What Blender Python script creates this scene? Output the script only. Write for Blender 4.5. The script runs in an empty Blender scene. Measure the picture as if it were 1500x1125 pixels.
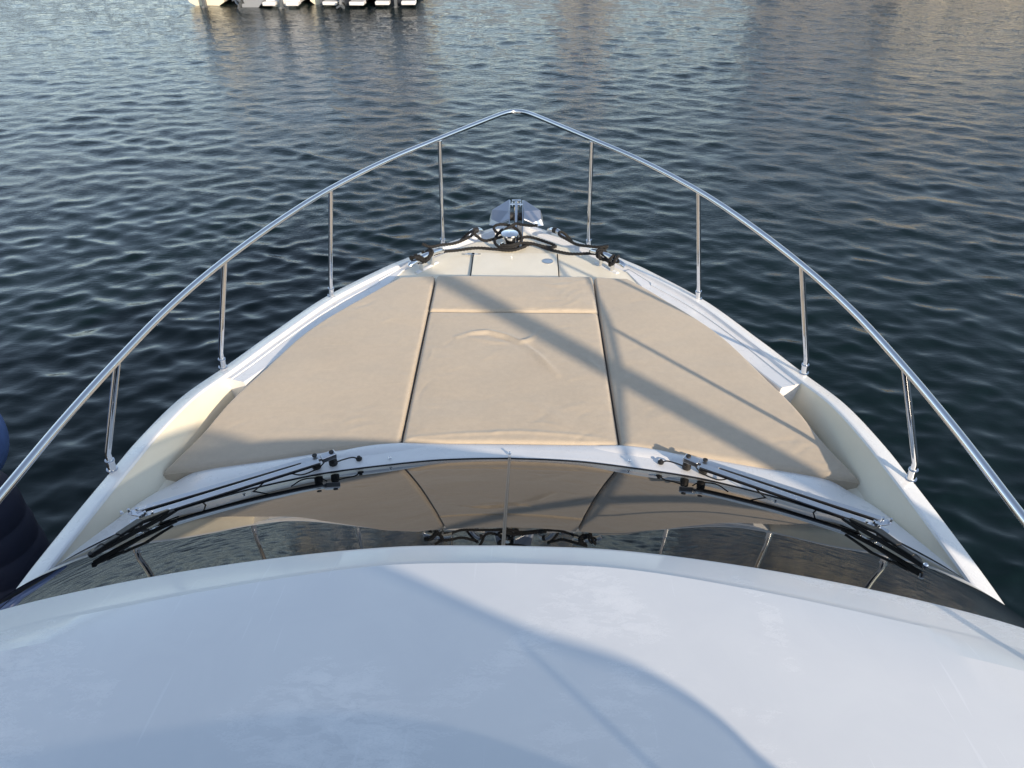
import bpy, bmesh, math, random
import numpy as np
from mathutils import Vector, Matrix, noise
R = math.radians
PI = math.pi
random.seed(7)
np.random.seed(7)
sc = bpy.context.scene
C = sc.collection
H = 4.5                                   # eye height above the water, metres

# ------------------------------------------------------------------ camera
cam = bpy.data.cameras.new('camera')
cam.sensor_width = 36.0
cam.lens = 36.0 * 1040 / 1500
cam.clip_start = 0.05
cam.clip_end = 5000
co = bpy.data.objects.new('camera', cam)
co.location = (0.0576, 0, H)
co.rotation_euler = (R(90 - 37.025), 0, R(0.963))
C.objects.link(co)
sc.camera = co

# ------------------------------------------------------------------ sky, sun, exposure
SUN_AZ = 143.0      # degrees clockwise from +Y (the bow): low sun behind the right shoulder
SUN_EL = 21.5
w = bpy.data.worlds.new('World')
sc.world = w
w.use_nodes = True
nt = w.node_tree
sky = nt.nodes.new('ShaderNodeTexSky')
sky.sky_type = 'NISHITA'
sky.sun_disc = False
sky.sun_elevation = R(SUN_EL)
sky.sun_rotation = R(SUN_AZ)
sky.air_density = 1.0
sky.dust_density = 0.3
sky.ozone_density = 1.6
bg = nt.nodes['Background']
hs_ = nt.nodes.new('ShaderNodeHueSaturation')
hs_.inputs['Saturation'].default_value = .76        # thin high haze
nt.links.new(sky.outputs[0], hs_.inputs['Color'])
nt.links.new(hs_.outputs[0], bg.inputs[0])
bg.inputs[1].default_value = 0.15
sl = bpy.data.lights.new('sun', 'SUN')
sl.energy = 3.6
sl.angle = R(1.0)
sl.color = (1.0, 0.82, 0.62)
so = bpy.data.objects.new('sun', sl)
C.objects.link(so)
a, e = R(SUN_AZ), R(SUN_EL)
sd = Vector((math.sin(a) * math.cos(e), math.cos(a) * math.cos(e), math.sin(e)))
so.rotation_euler = sd.to_track_quat('Z', 'Y').to_euler()
so.location = (10, -10, 12)
sc.view_settings.view_transform = 'Standard'
sc.view_settings.look = 'None'
sc.view_settings.exposure = 0.66
sc.view_settings.gamma = 1
sc.view_settings.use_curve_mapping = False


# ------------------------------------------------------------------ helpers
def tag(o, label=None, cat=None, group=None, kind=None):
    if label: o['label'] = label
    if cat: o['category'] = cat
    if group: o['group'] = group
    if kind: o['kind'] = kind
    return o


def thing(name, label, cat, loc=(0, 0, 0), rz=0, group=None):
    o = bpy.data.objects.new(name, None)
    o.empty_display_size = 0.2
    o.location = loc
    o.rotation_euler = (0, 0, rz)
    C.objects.link(o)
    return tag(o, label, cat, group)


def group_empty(name, parent):
    o = bpy.data.objects.new(name, None)
    C.objects.link(o)
    o.parent = parent
    return o


def link(name, me, mat, parent=None):
    o = bpy.data.objects.new(name, me)
    if mat is not None and not me.materials:
        me.materials.append(mat)
    C.objects.link(o)
    if parent is not None:
        o.parent = parent
    return o


class MB:
    def __init__(s):
        s.v = []
        s.f = []

    def add(s, v, f, M=None):
        n = len(s.v)
        if M is not None:
            v = [tuple(M @ Vector(p)) for p in v]
        s.v += [tuple(p) for p in v]
        s.f += [tuple(i + n for i in q) for q in f]
        return s

    def box(s, c, d, M=None):
        x, y, z = [k / 2 for k in d]
        v = [(c[0] + i * x, c[1] + j * y, c[2] + k * z) for i in (-1, 1) for j in (-1, 1) for k in (-1, 1)]
        f = [(0, 1, 3, 2), (4, 6, 7, 5), (0, 4, 5, 1), (2, 3, 7, 6), (0, 2, 6, 4), (1, 5, 7, 3)]
        return s.add(v, f, M)

    def tube(s, pts, r, n=10, cap=True, M=None):
        P = [Vector(p) for p in pts]
        m = len(P)
        rr = r if isinstance(r, (list, tuple)) else [r] * m
        T = [(P[min(i + 1, m - 1)] - P[max(i - 1, 0)]).normalized() for i in range(m)]
        up = Vector((0, 0, 1)) if abs(T[0].z) < 0.9 else Vector((1, 0, 0))
        N = (up - T[0] * up.dot(T[0])).normalized()
        v, f = [], []
        for i in range(m):
            N = (N - T[i] * N.dot(T[i])).normalized()
            B = T[i].cross(N)
            for k in range(n):
                a = 2 * PI * k / n
                v.append(tuple(P[i] + (N * math.cos(a) + B * math.sin(a)) * rr[i]))
        for i in range(m - 1):
            for k in range(n):
                k2 = (k + 1) % n
                f.append((i * n + k, i * n + k2, (i + 1) * n + k2, (i + 1) * n + k))
        if cap:
            f.append(tuple(reversed(range(n))))
            f.append(tuple((m - 1) * n + k for k in range(n)))
        return s.add(v, f, M)

    def lathe(s, prof, c=(0, 0, 0), n=24, M=None):
        v, f = [], []
        for r, z in prof:
            for k in range(n):
                a = 2 * PI * k / n
                v.append((c[0] + r * math.cos(a), c[1] + r * math.sin(a), c[2] + z))
        m = len(prof)
        for i in range(m - 1):
            for k in range(n):
                k2 = (k + 1) % n
                f.append((i * n + k, i * n + k2, (i + 1) * n + k2, (i + 1) * n + k))
        f.append(tuple(reversed(range(n))))
        f.append(tuple((m - 1) * n + k for k in range(n)))
        return s.add(v, f, M)

    def grid(s, rows, flip=False, closed=False):
        """rows: list of equally long lists of points"""
        m, n = len(rows), len(rows[0])
        v = [p for r_ in rows for p in r_]
        f = []
        for i in range(m - 1):
            for k in range(n if closed else n - 1):
                k2 = (k + 1) % n
                q = (i * n + k, i * n + k2, (i + 1) * n + k2, (i + 1) * n + k)
                f.append(tuple(reversed(q)) if flip else q)
        return s.add(v, f)

    def mesh(s, name, smooth=35):
        me = bpy.data.meshes.new(name)
        me.from_pydata(s.v, [], s.f)
        me.update()
        if smooth:
            me.polygons.foreach_set('use_smooth', [True] * len(me.polygons))
            try:
                me.set_sharp_from_angle(angle=R(smooth))
            except Exception:
                pass
        return me

    def build(s, name, mat, parent=None, smooth=35, bevel=0, seg=2):
        o = link(name, s.mesh(name, smooth), mat, parent)
        if bevel:
            b = o.modifiers.new('bevel', 'BEVEL')
            b.width = bevel
            b.segments = seg
            b.limit_method = 'ANGLE'
            b.angle_limit = R(40)
            b.harden_normals = True
        return o


def cr(pts, n):
    """Catmull-Rom through pts resampled to n points, chord parametrised"""
    P = [np.array(p, float) for p in pts]
    P = [2 * P[0] - P[1]] + P + [2 * P[-1] - P[-2]]
    out = []
    for i in range(1, len(P) - 2):
        for t in np.linspace(0, 1, 24, endpoint=False):
            p0, p1, p2, p3 = P[i - 1:i + 3]
            out.append(0.5 * (2 * p1 + (p2 - p0) * t + (2 * p0 - 5 * p1 + 4 * p2 - p3) * t * t
                              + (3 * p1 - p0 - 3 * p2 + p3) * t ** 3))
    out.append(P[-2])
    out = np.array(out)
    d = np.r_[0, np.cumsum(np.linalg.norm(np.diff(out, axis=0), axis=1))]
    s = np.linspace(0, d[-1], n)
    return np.stack([np.interp(s, d, out[:, k]) for k in range(out.shape[1])], 1)


def W(pts):
    """points given relative to eye height -> world"""
    return [(p[0], p[1], p[2] + H) for p in pts]


def mirror(c, odd=True):
    """c: curve from the centre line (x=0) out to x>0; returns port..starboard"""
    c = [tuple(p) for p in c]
    l = [(-p[0],) + tuple(p[1:]) for p in reversed(c)]
    return l[:-1] + c if odd else l + c


# ------------------------------------------------------------------ materials
def mat(name, col=(.8, .8, .8), rough=.5, metal=0, ior=1.5, coat=0, coat_rough=.05, spec=None):
    m = bpy.data.materials.new(name)
    m.use_nodes = True
    b = m.node_tree.nodes['Principled BSDF']
    b.inputs['Base Color'].default_value = (*col, 1)
    b.inputs['Roughness'].default_value = rough
    b.inputs['Metallic'].default_value = metal
    b.inputs['IOR'].default_value = ior
    b.inputs['Coat Weight'].default_value = coat
    b.inputs['Coat Roughness'].default_value = coat_rough
    return m, m.node_tree, b


def N(t, typ, **kw):
    n = t.nodes.new(typ)
    for k, v in kw.items():
        if k in n.inputs:
            n.inputs[k].default_value = v
        else:
            setattr(n, k, v)
    return n


def noise_tex(t, scale, detail=4, rough=.5, dist=0, vec=None):
    n = N(t, 'ShaderNodeTexNoise', Scale=scale, Detail=detail, Roughness=rough, Distortion=dist)
    if vec is None:
        tc = N(t, 'ShaderNodeTexCoord')
        vec = tc.outputs['Object']
    t.links.new(vec, n.inputs['Vector'])
    return n


def ramp(t, src, stops):
    r = t.nodes.new('ShaderNodeValToRGB')
    e = r.color_ramp.elements
    while len(e) < len(stops): e.new(.5)
    for el, (p, c) in zip(e, stops):
        el.position = p
        el.color = c if len(c) == 4 else (*c, 1)
    t.links.new(src, r.inputs[0])
    return r


def g(v): return (v, v, v, 1)


def bump(t, b, src, strength=.2, dist=.01, prev=None):
    n = N(t, 'ShaderNodeBump', Strength=strength, Distance=dist)
    t.links.new(src, n.inputs['Height'])
    if prev is not None:
        t.links.new(prev.outputs[0], n.inputs['Normal'])
    t.links.new(n.outputs[0], b.inputs['Normal'])
    return n


def mixc(t, fac, a, b_):
    m = N(t, 'ShaderNodeMix', data_type='RGBA')
    for inp, val in ((m.inputs[0], fac), (m.inputs[6], a), (m.inputs[7], b_)):
        if isinstance(val, (int, float)): inp.default_value = val
        elif isinstance(val, tuple): inp.default_value = val
        else: t.links.new(val, inp)
    return m.outputs[2]


def make_gelcoat(name, base, rough, scale=6, coat=.25):
    m, t, b = mat(name, base, rough, coat=coat)
    n = noise_tex(t, scale, 6, .6)
    r = ramp(t, n.outputs['Fac'], [(.3, tuple(c * .93 for c in base)), (.7, base)])
    t.links.new(r.outputs[0], b.inputs['Base Color'])
    n2 = noise_tex(t, 14, 5, .65)
    r2 = ramp(t, n2.outputs['Fac'], [(.3, g(rough * .8)), (.75, g(min(1, rough * 1.5)))])
    t.links.new(r2.outputs[0], b.inputs['Roughness'])
    n3 = noise_tex(t, 1.7, 2)
    bump(t, b, n3.outputs['Fac'], .06, .02)
    return m


M = {}
M['gel'] = make_gelcoat('white_gelcoat', (.78, .785, .78), .28)
M['cream'] = make_gelcoat('cream_gelcoat', (.83, .78, .64), .42)
M['hull'] = make_gelcoat('hull_white', (.72, .73, .73), .2)


def make_roof():
    m, t, b = mat('roof_gelcoat', (.7, .72, .74), .2, coat=.2, coat_rough=.08)
    tc = N(t, 'ShaderNodeTexCoord')
    big = noise_tex(t, 1.5, 3, .5, .6, tc.outputs['Object'])
    mask = ramp(t, big.outputs['Fac'], [(.54, g(0)), (.70, g(1))])
    # dried salt: fine speckle inside loose patches
    mp = N(t, 'ShaderNodeMapping')
    mp.inputs['Scale'].default_value = (1, 2.4, 1)
    t.links.new(tc.outputs['Object'], mp.inputs[0])
    fine = noise_tex(t, 10, 9, .68, .4, mp.outputs[0])
    fr = ramp(t, fine.outputs['Fac'], [(.42, g(0)), (.6, g(1))])
    spk = noise_tex(t, 140, 3, .6, 0, mp.outputs[0])
    sr = ramp(t, spk.outputs['Fac'], [(.38, g(.35)), (.52, g(1))])
    mul = N(t, 'ShaderNodeMath', operation='MULTIPLY')
    t.links.new(mask.outputs[0], mul.inputs[0]); t.links.new(fr.outputs[0], mul.inputs[1])
    mul2 = N(t, 'ShaderNodeMath', operation='MULTIPLY')
    t.links.new(mul.outputs[0], mul2.inputs[0]); t.links.new(sr.outputs[0], mul2.inputs[1])
    mul3 = N(t, 'ShaderNodeMath', operation='MULTIPLY')
    t.links.new(mul2.outputs[0], mul3.inputs[0]); mul3.inputs[1].default_value = .6
    mid = noise_tex(t, 4, 7, .62, .8, tc.outputs['Object'])
    mr = ramp(t, mid.outputs['Fac'], [(.35, (.675, .695, .71, 1)), (.65, (.70, .72, .73, 1))])
    col = mixc(t, mul3.outputs[0], mr.outputs[0], (.90, .905, .90, 1))
    # fine hairline scratches
    wv = N(t, 'ShaderNodeMapping')
    wv.inputs['Scale'].default_value = (60, 2.5, 1)
    wv.inputs['Rotation'].default_value = (0, 0, .35)
    t.links.new(tc.outputs['Object'], wv.inputs[0])
    sn = noise_tex(t, 1.0, 2, .5, 0, wv.outputs[0])
    ssr = ramp(t, sn.outputs['Fac'], [(.70, g(0)), (.73, g(.22))])
    col = mixc(t, ssr.outputs[0], col, (.86, .88, .9, 1))
    t.links.new(col, b.inputs['Base Color'])
    rr = mixc(t, mul2.outputs[0], g(.22), g(.6))
    t.links.new(rr, b.inputs['Roughness'])
    lo = noise_tex(t, 1.1, 2, .4, 0, tc.outputs['Object'])
    b1 = bump(t, b, lo.outputs['Fac'], .08, .03)
    bump(t, b, mul2.outputs[0], .15, .0008, b1)
    return m


M['roof'] = make_roof()


def make_fabric():
    m, t, b = mat('beige_vinyl', (.50, .41, .30), .62)
    b.inputs['Sheen Weight'].default_value = .25
    n = noise_tex(t, 2.2, 5, .6, .3)
    r = ramp(t, n.outputs['Fac'], [(.3, (.465, .393, .297, 1)), (.7, (.497, .423, .322, 1))])
    n4 = noise_tex(t, 30, 6, .7)
    col = mixc(t, .12, r.outputs[0], n4.outputs['Color'])
    hs = N(t, 'ShaderNodeHueSaturation', Saturation=1.0)
    t.links.new(r.outputs[0], hs.inputs['Color'])
    sp = ramp(t, n4.outputs['Fac'], [(.4, g(.94)), (.62, g(1.0))])
    mm = N(t, 'ShaderNodeMix', data_type='RGBA', blend_type='MULTIPLY')
    mm.inputs[0].default_value = 1
    t.links.new(r.outputs[0], mm.inputs[6]); t.links.new(sp.outputs[0], mm.inputs[7])
    t.links.new(mm.outputs[2], b.inputs['Base Color'])
    tc = N(t, 'ShaderNodeTexCoord')
    mp = N(t, 'ShaderNodeMapping')
    mp.inputs['Scale'].default_value = (1, 2.6, 1)
    mp.inputs['Rotation'].default_value = (0, 0, .15)
    t.links.new(tc.outputs['Object'], mp.inputs[0])
    f1 = noise_tex(t, 3.2, 3, .5, .9, mp.outputs[0])
    f2 = noise_tex(t, 420, 2, .5, 0)
    b1 = bump(t, b, f1.outputs['Fac'], .16, .02)
    bump(t, b, f2.outputs['Fac'], .12, .0012, b1)
    return m


M['fabric'] = make_fabric()
m, t, b = mat('dark_fabric_edge', (.06, .05, .045), .8); M['darkfab'] = m


def make_chrome():
    m, t, b = mat('polished_steel', (.74, .75, .76), .08, metal=1)
    n = noise_tex(t, 25, 5, .65)
    r = ramp(t, n.outputs['Fac'], [(.35, g(.05)), (.7, g(.17))])
    t.links.new(r.outputs[0], b.inputs['Roughness'])
    return m


M['chrome'] = make_chrome()
m, t, b = mat('brushed_aluminium', (.62, .64, .66), .34, metal=1); M['alu'] = m
m, t, b = mat('dull_trim_metal', (.10, .095, .09), .3); M['trim'] = m
m, t, b = mat('black_plastic', (.012, .012, .013), .38); M['black'] = m
m, t, b = mat('black_rubber', (.015, .015, .015), .6); M['rubber'] = m
m, t, b = mat('tinted_windscreen_glass', (.004, .0045, .005), .012, ior=1.60)
n = noise_tex(t, 1.3, 2)
bump(t, b, n.outputs['Fac'], .03, .01)
M['glass'] = m
m, t, b = mat('tinted_acrylic', (.02, .02, .025), .05)
tr = N(t, 'ShaderNodeBsdfTransparent'); tr.inputs[0].default_value = (.30, .33, .37, 1)
mx = t.nodes.new('ShaderNodeMixShader'); mx.inputs[0].default_value = .45
t.links.new(tr.outputs[0], mx.inputs[1]); t.links.new(b.outputs[0], mx.inputs[2])
t.links.new(mx.outputs[0], t.nodes['Material Output'].inputs[0])
M['acrylic'] = m
m, t, b = mat('black_rope', (.022, .020, .018), .75)
n = noise_tex(t, 260, 3)
r = ramp(t, n.outputs['Fac'], [(.4, (.005, .005, .005, 1)), (.75, (.022, .020, .018, 1))])
t.links.new(r.outputs[0], b.inputs['Base Color'])
bump(t, b, n.outputs['Fac'], .6, .002)
M['rope'] = m
m, t, b = mat('navy_fender_cloth', (.008, .012, .034), .7)
n = noise_tex(t, 60, 3); bump(t, b, n.outputs['Fac'], .3, .003)
M['navy'] = m
m, t, b = mat('blue_fender_vinyl', (.10, .17, .38), .4)
n = noise_tex(t, 9, 4)
r = ramp(t, n.outputs['Fac'], [(.35, (.09, .15, .34, 1)), (.7, (.13, .21, .44, 1))])
t.links.new(r.outputs[0], b.inputs['Base Color']); M['blue'] = m
m, t, b = mat('weathered_wood', (.07, .05, .035), .85)
tc = N(t, 'ShaderNodeTexCoord'); mp = N(t, 'ShaderNodeMapping'); mp.inputs['Scale'].default_value = (3, 30, 3)
t.links.new(tc.outputs['Object'], mp.inputs[0])
n = noise_tex(t, 2, 6, .65, .5, mp.outputs[0])
r = ramp(t, n.outputs['Fac'], [(.3, (.035, .024, .016, 1)), (.7, (.11, .08, .055, 1))])
t.links.new(r.outputs[0], b.inputs['Base Color']); bump(t, b, n.outputs['Fac'], .5, .01)
M['wood'] = m


def make_water():
    m, t, b = mat('harbour_water', (.004, .012, .016), .035, ior=1.345)
    n0 = noise_tex(t, .12, 3)
    r = ramp(t, n0.outputs['Fac'], [(.35, (.0015, .0065, .0070, 1)), (.7, (.0025, .0105, .0105, 1))])
    t.links.new(r.outputs[0], b.inputs['Base Color'])
    tc = N(t, 'ShaderNodeTexCoord')
    mp = N(t, 'ShaderNodeMapping')
    mp.inputs['Scale'].default_value = (1, 2.3, 1)
    mp.inputs['Rotation'].default_value = (0, 0, -.2)
    t.links.new(tc.outputs['Object'], mp.inputs[0])
    # ripples: calmer near the yacht, ruffled by the breeze farther out
    sep = N(t, 'ShaderNodeSeparateXYZ'); t.links.new(tc.outputs['Object'], sep.inputs[0])
    mr = N(t, 'ShaderNodeMapRange')
    mr.inputs['From Min'].default_value = 4; mr.inputs['From Max'].default_value = 12
    mr.inputs['To Min'].default_value = .10; mr.inputs['To Max'].default_value = 1.0
    t.links.new(sep.outputs['Y'], mr.inputs['Value'])
    pz = noise_tex(t, .35, 3, .5, .5, mp.outputs[0])
    pr = ramp(t, pz.outputs['Fac'], [(.3, g(.45)), (.65, g(1))])
    mu = N(t, 'ShaderNodeMath', operation='MULTIPLY')
    t.links.new(mr.outputs[0], mu.inputs[0]); t.links.new(pr.outputs[0], mu.inputs[1])
    f1 = noise_tex(t, 13.0, 3, .55, .6, mp.outputs[0])
    f2 = noise_tex(t, 4.5, 2, .5, .8, mp.outputs[0])
    far = N(t, 'ShaderNodeMapRange')
    far.inputs['From Min'].default_value = 11; far.inputs['From Max'].default_value = 26
    far.inputs['To Min'].default_value = .05; far.inputs['To Max'].default_value = 1.0
    t.links.new(sep.outputs['Y'], far.inputs['Value'])
    b.inputs['Specular Tint'].default_value = (.90, 1.0, .95, 1)
    b1 = N(t, 'ShaderNodeBump', Strength=1.0, Distance=.007)
    t.links.new(f1.outputs['Fac'], b1.inputs['Height']); t.links.new(mu.outputs[0], b1.inputs['Strength'])
    b2 = N(t, 'ShaderNodeBump', Strength=1.0, Distance=.030)
    t.links.new(f2.outputs['Fac'], b2.inputs['Height']); t.links.new(far.outputs[0], b2.inputs['Strength'])
    t.links.new(b1.outputs[0], b2.inputs['Normal']); t.links.new(b2.outputs[0], b.inputs['Normal'])
    return m


M['water'] = make_water()


# ------------------------------------------------------------------ water
def build_water():
    cx, cy = 0.0, 0.6
    r = [0.6]
    while r[-1] < 60:
        q = r[-1]
        r.append(q * (1.02 if q < 2.6 else (1.0037 if q < 34 else 1.012)) + .002)
    r = np.array(r)
    front = np.linspace(-54, 54, 760)
    back = np.linspace(54, 306, 90)[1:-1]
    th = np.radians(np.r_[front, back])              # clockwise from +Y
    RR, TT = np.meshgrid(r, th, indexing='ij')
    X = (cx + RR * np.sin(TT)).astype(np.float32)
    Y = (cy + RR * np.cos(TT)).astype(np.float32)
    RR = RR.astype(np.float32)
    Z = np.zeros_like(X); DX = np.zeros_like(X); DY = np.zeros_like(X)
    rng = np.random.RandomState(11)
    cell = RR * .0040 + .003
    NW = 180
    gust = .72 + .28 * np.sin(X * .42 + .6 * np.sin(Y * .31)) * np.sin(Y * .37 - X * .11 + 1.0)
    for i in range(NW):
        u_ = rng.rand()
        lam = .10 * (1.4 / .10) ** (u_ ** 1.0)
        k = 2 * PI / lam
        d = rng.normal(0, .50) + (.20 if rng.rand() < .72 else -.50)       # direction around +Y
        kx, ky = k * math.sin(d), k * math.cos(d)
        slope = .0235 * math.exp(-.5 * (math.log(lam / .25) / .9) ** 2)
        A = slope / k
        fade = np.clip((lam / cell - 3.2) / 3, 0, 1)
        near = np.clip((Y - 1) / 8, .75, 1.0) if lam < .35 else 1.0
        ph = (kx * X + ky * Y + rng.rand() * 2 * PI
              + rng.normal(0, 1.5) * np.sin(X * rng.uniform(.2, .5) + Y * rng.uniform(-.5, .5) + rng.rand() * 6))
        AA = A * fade * near * (gust if lam < .6 else 1.0)
        Z += AA * np.sin(ph)
        c_ = AA * np.cos(ph)
        DX += c_ * math.sin(d); DY += c_ * math.cos(d)
    edge = np.clip((60 - RR) / 20, 0, 1)
    Z *= edge
    X = X + DX * edge * .9; Y = Y + DY * edge * .9
    nr, na = X.shape
    # flat sheet out to the horizon
    ext = [120, 300, 1000, 3000]
    Xe = np.array([[cx + q * math.sin(a) for a in th] for q in ext])
    Ye = np.array([[cy + q * math.cos(a) for a in th] for q in ext])
    X = np.vstack([X, Xe]); Y = np.vstack([Y, Ye]); Z = np.vstack([Z, np.zeros_like(Xe)])
    nr += len(ext)
    co_ = np.stack([X, Y, Z], -1).reshape(-1, 3).astype(np.float32)
    idx = np.arange(nr * na).reshape(nr, na)
    a_ = idx[:-1]; b_ = idx[1:]
    q = np.stack([a_, np.roll(a_, -1, 1), np.roll(b_, -1, 1), b_], -1).reshape(-1, 4)
    q = q[:, ::-1]
    me = bpy.data.meshes.new('water')
    me.vertices.add(len(co_)); me.vertices.foreach_set('co', co_.ravel())
    nf = len(q)
    me.loops.add(nf * 4); me.loops.foreach_set('vertex_index', q.ravel().astype(np.int32))
    me.polygons.add(nf)
    me.polygons.foreach_set('loop_start', np.arange(0, nf * 4, 4, dtype=np.int32))
    me.polygons.foreach_set('loop_total', np.full(nf, 4, dtype=np.int32))
    me.update(calc_edges=True)
    me.polygons.foreach_set('use_smooth', [True] * nf)
    o = link('water', me, M['water'])
    tag(o, 'dark rippled harbour water all round the yacht', kind='structure')


build_water()

# ------------------------------------------------------------------ the yacht
yacht = thing('motor_yacht', 'white motor yacht seen forward from its flybridge, bow rail and sunpad ahead', 'yacht')

# outer edge of the bulwark cap, from aft to the bow tip (x, y)
OUT = cr([(1.93, -5), (2.0, -2), (2.005, 0), (2.0, 1.0), (1.985, 1.70), (1.96, 2.05), (1.915, 2.45), (1.878, 2.70), (1.80, 3.03),
          (1.675, 3.30), (1.505, 3.65), (1.27, 4.11), (.96, 4.52), (.82, 4.67), (.605, 4.88), (.353, 5.09), (.196, 5.215),
          (.09, 5.295), (.0, 5.325)], 420)


def sheer(x, y, zr):
    """the cap drops 75 mm toward the bow"""
    t_ = min(1, max(0, (y - 2.5) / 1.1)); t_ = t_ * t_ * (3 - 2 * t_)
    k = (zr - .105 * t_) / zr
    return x * k, y * k, zr - .105 * t_


def drop(y):
    t_ = min(1, max(0, (y - 2.55) / 1.15)); t_ = t_ * t_ * (3 - 2 * t_)
    return -.105 * t_


OUT = np.array([sheer(p[0], p[1], -2.38)[:2] for p in OUT])
OUT[-1, 0] = 0
tg = np.gradient(OUT, axis=0)
tg /= np.linalg.norm(tg, axis=1)[:, None]
NRM = np.stack([tg[:, 1] * -1, tg[:, 0]], 1)       # pointing inboard (x decreases)
NRM *= np.where(NRM[:, 0:1] > 0, -1, 1)
NRM[-1] = (0, -1)


def off(d, zr, i0=0, i1=None):
    """offset curve d metres inboard of the cap edge at height zr (relative to the eye)"""
    c = []
    for p, n in zip(OUT[i0:i1], NRM[i0:i1]):
        x = p[0] + n[0] * d
        y = p[1] + n[1] * d
        c.append((max(x, 0.0), y, zr + H + drop(p[1])))
    if i1 is None: c[-1] = (0.0, c[-1][1], c[-1][2])
    return c


def sweep(name, secs, mt, i0=0, i1=None, parent=yacht, both=True, smooth=30):
    mb = MB()
    rows = [off(d, z, i0, i1) for d, z in secs]
    if i1 is None:
        rows = [list(reversed(r)) for r in rows]
        rows = [mirror(r) for r in rows]
        mb.grid(rows)
    else:
        MB().grid([[(-x, y, z) for x, y, z in r] for r in rows], flip=True).build(name, mt, parent, smooth)
        mb.grid(rows)
    return mb.build(name, mt, parent, smooth)


# hull loft
lv = [(-2.392, 1, 1), (-2.43, .998, .999), (-2.437, 1.006, 1.004), (-2.49, 1.006, 1.004), (-2.50, .995, .997), (-2.9, .965, .975), (-3.5, .90, .945), (-4.1, .83, .91), (-4.5, .78, .89), (-5.0, .6, .8)]
rows = []
for zr, kx, ky in lv:
    c = [(x * kx, -3 + (y + 3) * ky, zr + H - .012 + drop(y) * max(0, (zr + 4.5) / 2.1)) for x, y in reversed(OUT)]
    rows.append(mirror(c))
MB().grid(rows, flip=True).build('hull', M['hull'], yacht, 40)
# bulwark cap with a small rounded outer lip
sweep('bulwark_cap', [(-.004, -2.410), (-.006, -2.402), (.0, -2.396), (.008, -2.393), (.013, -2.391), (.083, -2.370), (.088, -2.369), (.097, -2.370), (.103, -2.380)],
      M['gel'])
k_step = int(np.argmax(OUT[:, 1] > 3.33))
# aft: deep cream wall; forward: stepped ledge
sweep('bulwark_inner_wall', [(.1035, -2.380), (.108, -2.41), (.150, -2.57), (.20, -2.60), (.28, -2.60)], M['cream'], 0, k_step + 1)
k_bow = int(np.argmax(OUT[:, 1] > 4.80))
LEDGE = [(.1035, -2.380), (.110, -2.386), (.118, -2.386), (.124, -2.384), (.148, -2.380), (.151, -2.387), (.156, -2.387), (.160, -2.384), (.245, -2.381), (.252, -2.386), (.262, -2.44), (.27, -2.60)]
PE_FLAT = cr([(.812, 4.63), (1.045, 4.32), (1.33, 3.88), (1.50, 3.42), (1.60, 3.12), (1.655, 2.85), (1.715, 2.65), (1.745, 2.56)], 160)
PE_W = np.array([(x * (2.668 / (2.5 + .06 * y)), y * (2.668 / (2.5 + .06 * y))) for x, y in PE_FLAT])


def ledge_width(i):
    p = OUT[i]
    d = float(np.min(np.hypot(PE_W[:, 0] - p[0], PE_W[:, 1] - p[1])))
    yc = PE_W[0, 1]
    if p[1] > yc + .15:
        d = min(d, max(.165, .26 - (p[1] - yc - .15) * .5))
    return max(d + .004, .16)


def ledge_row(d, zr, s):
    c = []
    for i in range(k_step, k_bow + 1):
        p, n = OUT[i], NRM[i]
        dd = .1035 + (d - .1035) / .1665 * (ledge_width(i) - .1035)
        c.append((s * (p[0] + n[0] * dd), p[1] + n[1] * dd, zr + H + drop(p[1])))
    return c


for s in (1, -1):
    MB().grid([ledge_row(d, z, s) for d, z in LEDGE], flip=(s < 0)).build('bulwark_ledge', M['gel'], yacht, 25)
sweep('bow_bulwark', [(.1035, -2.380), (.112, -2.388), (.135, -2.396), (.16, -2.398), (.20, -2.400)], M['gel'], k_bow, None)
# end plates of the ledge where it steps down to the deep part
for s in (1, -1):
    mb = MB()
    p, n = OUT[k_step], NRM[k_step]
    prof = LEDGE + [(.12, -2.60)]
    wl = (ledge_width(k_step) - .1035) / .1665
    prof = [(.1035 + (d - .1035) * wl, z) for d, z in prof]
    v = [(s * (p[0] + n[0] * d), p[1] + n[1] * d, z + H + drop(p[1])) for d, z in prof]
    f = tuple(range(len(v)))
    mb.add(v, [f if s > 0 else tuple(reversed(f))])
    mb.build('ledge_end', M['gel'], yacht, 0)

# deck sheet


def deckz(y):
    return H + float(np.interp(y, [2.5, 3.3, 4.45, 5.0, 5.4], [-2.60, -2.585, -2.500, -2.487, -2.487]))


mb = MB()
rows = []
for i in range(int(np.argmax(OUT[:, 1] > 1.0)), len(OUT), 2):
    p, n = OUT[i], NRM[i]
    d = .16 if i > k_step else .17
    x = max(p[0] + n[0] * d, 0.003); y = p[1] + n[1] * d
    rows.append([(x * q, y, deckz(y) + .012 * (1 - q * q) * min(1, x)) for q in np.linspace(-1, 1, 13)])
mb.grid(rows)
mb.build('deck', M['cream'], yacht, 30)

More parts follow.
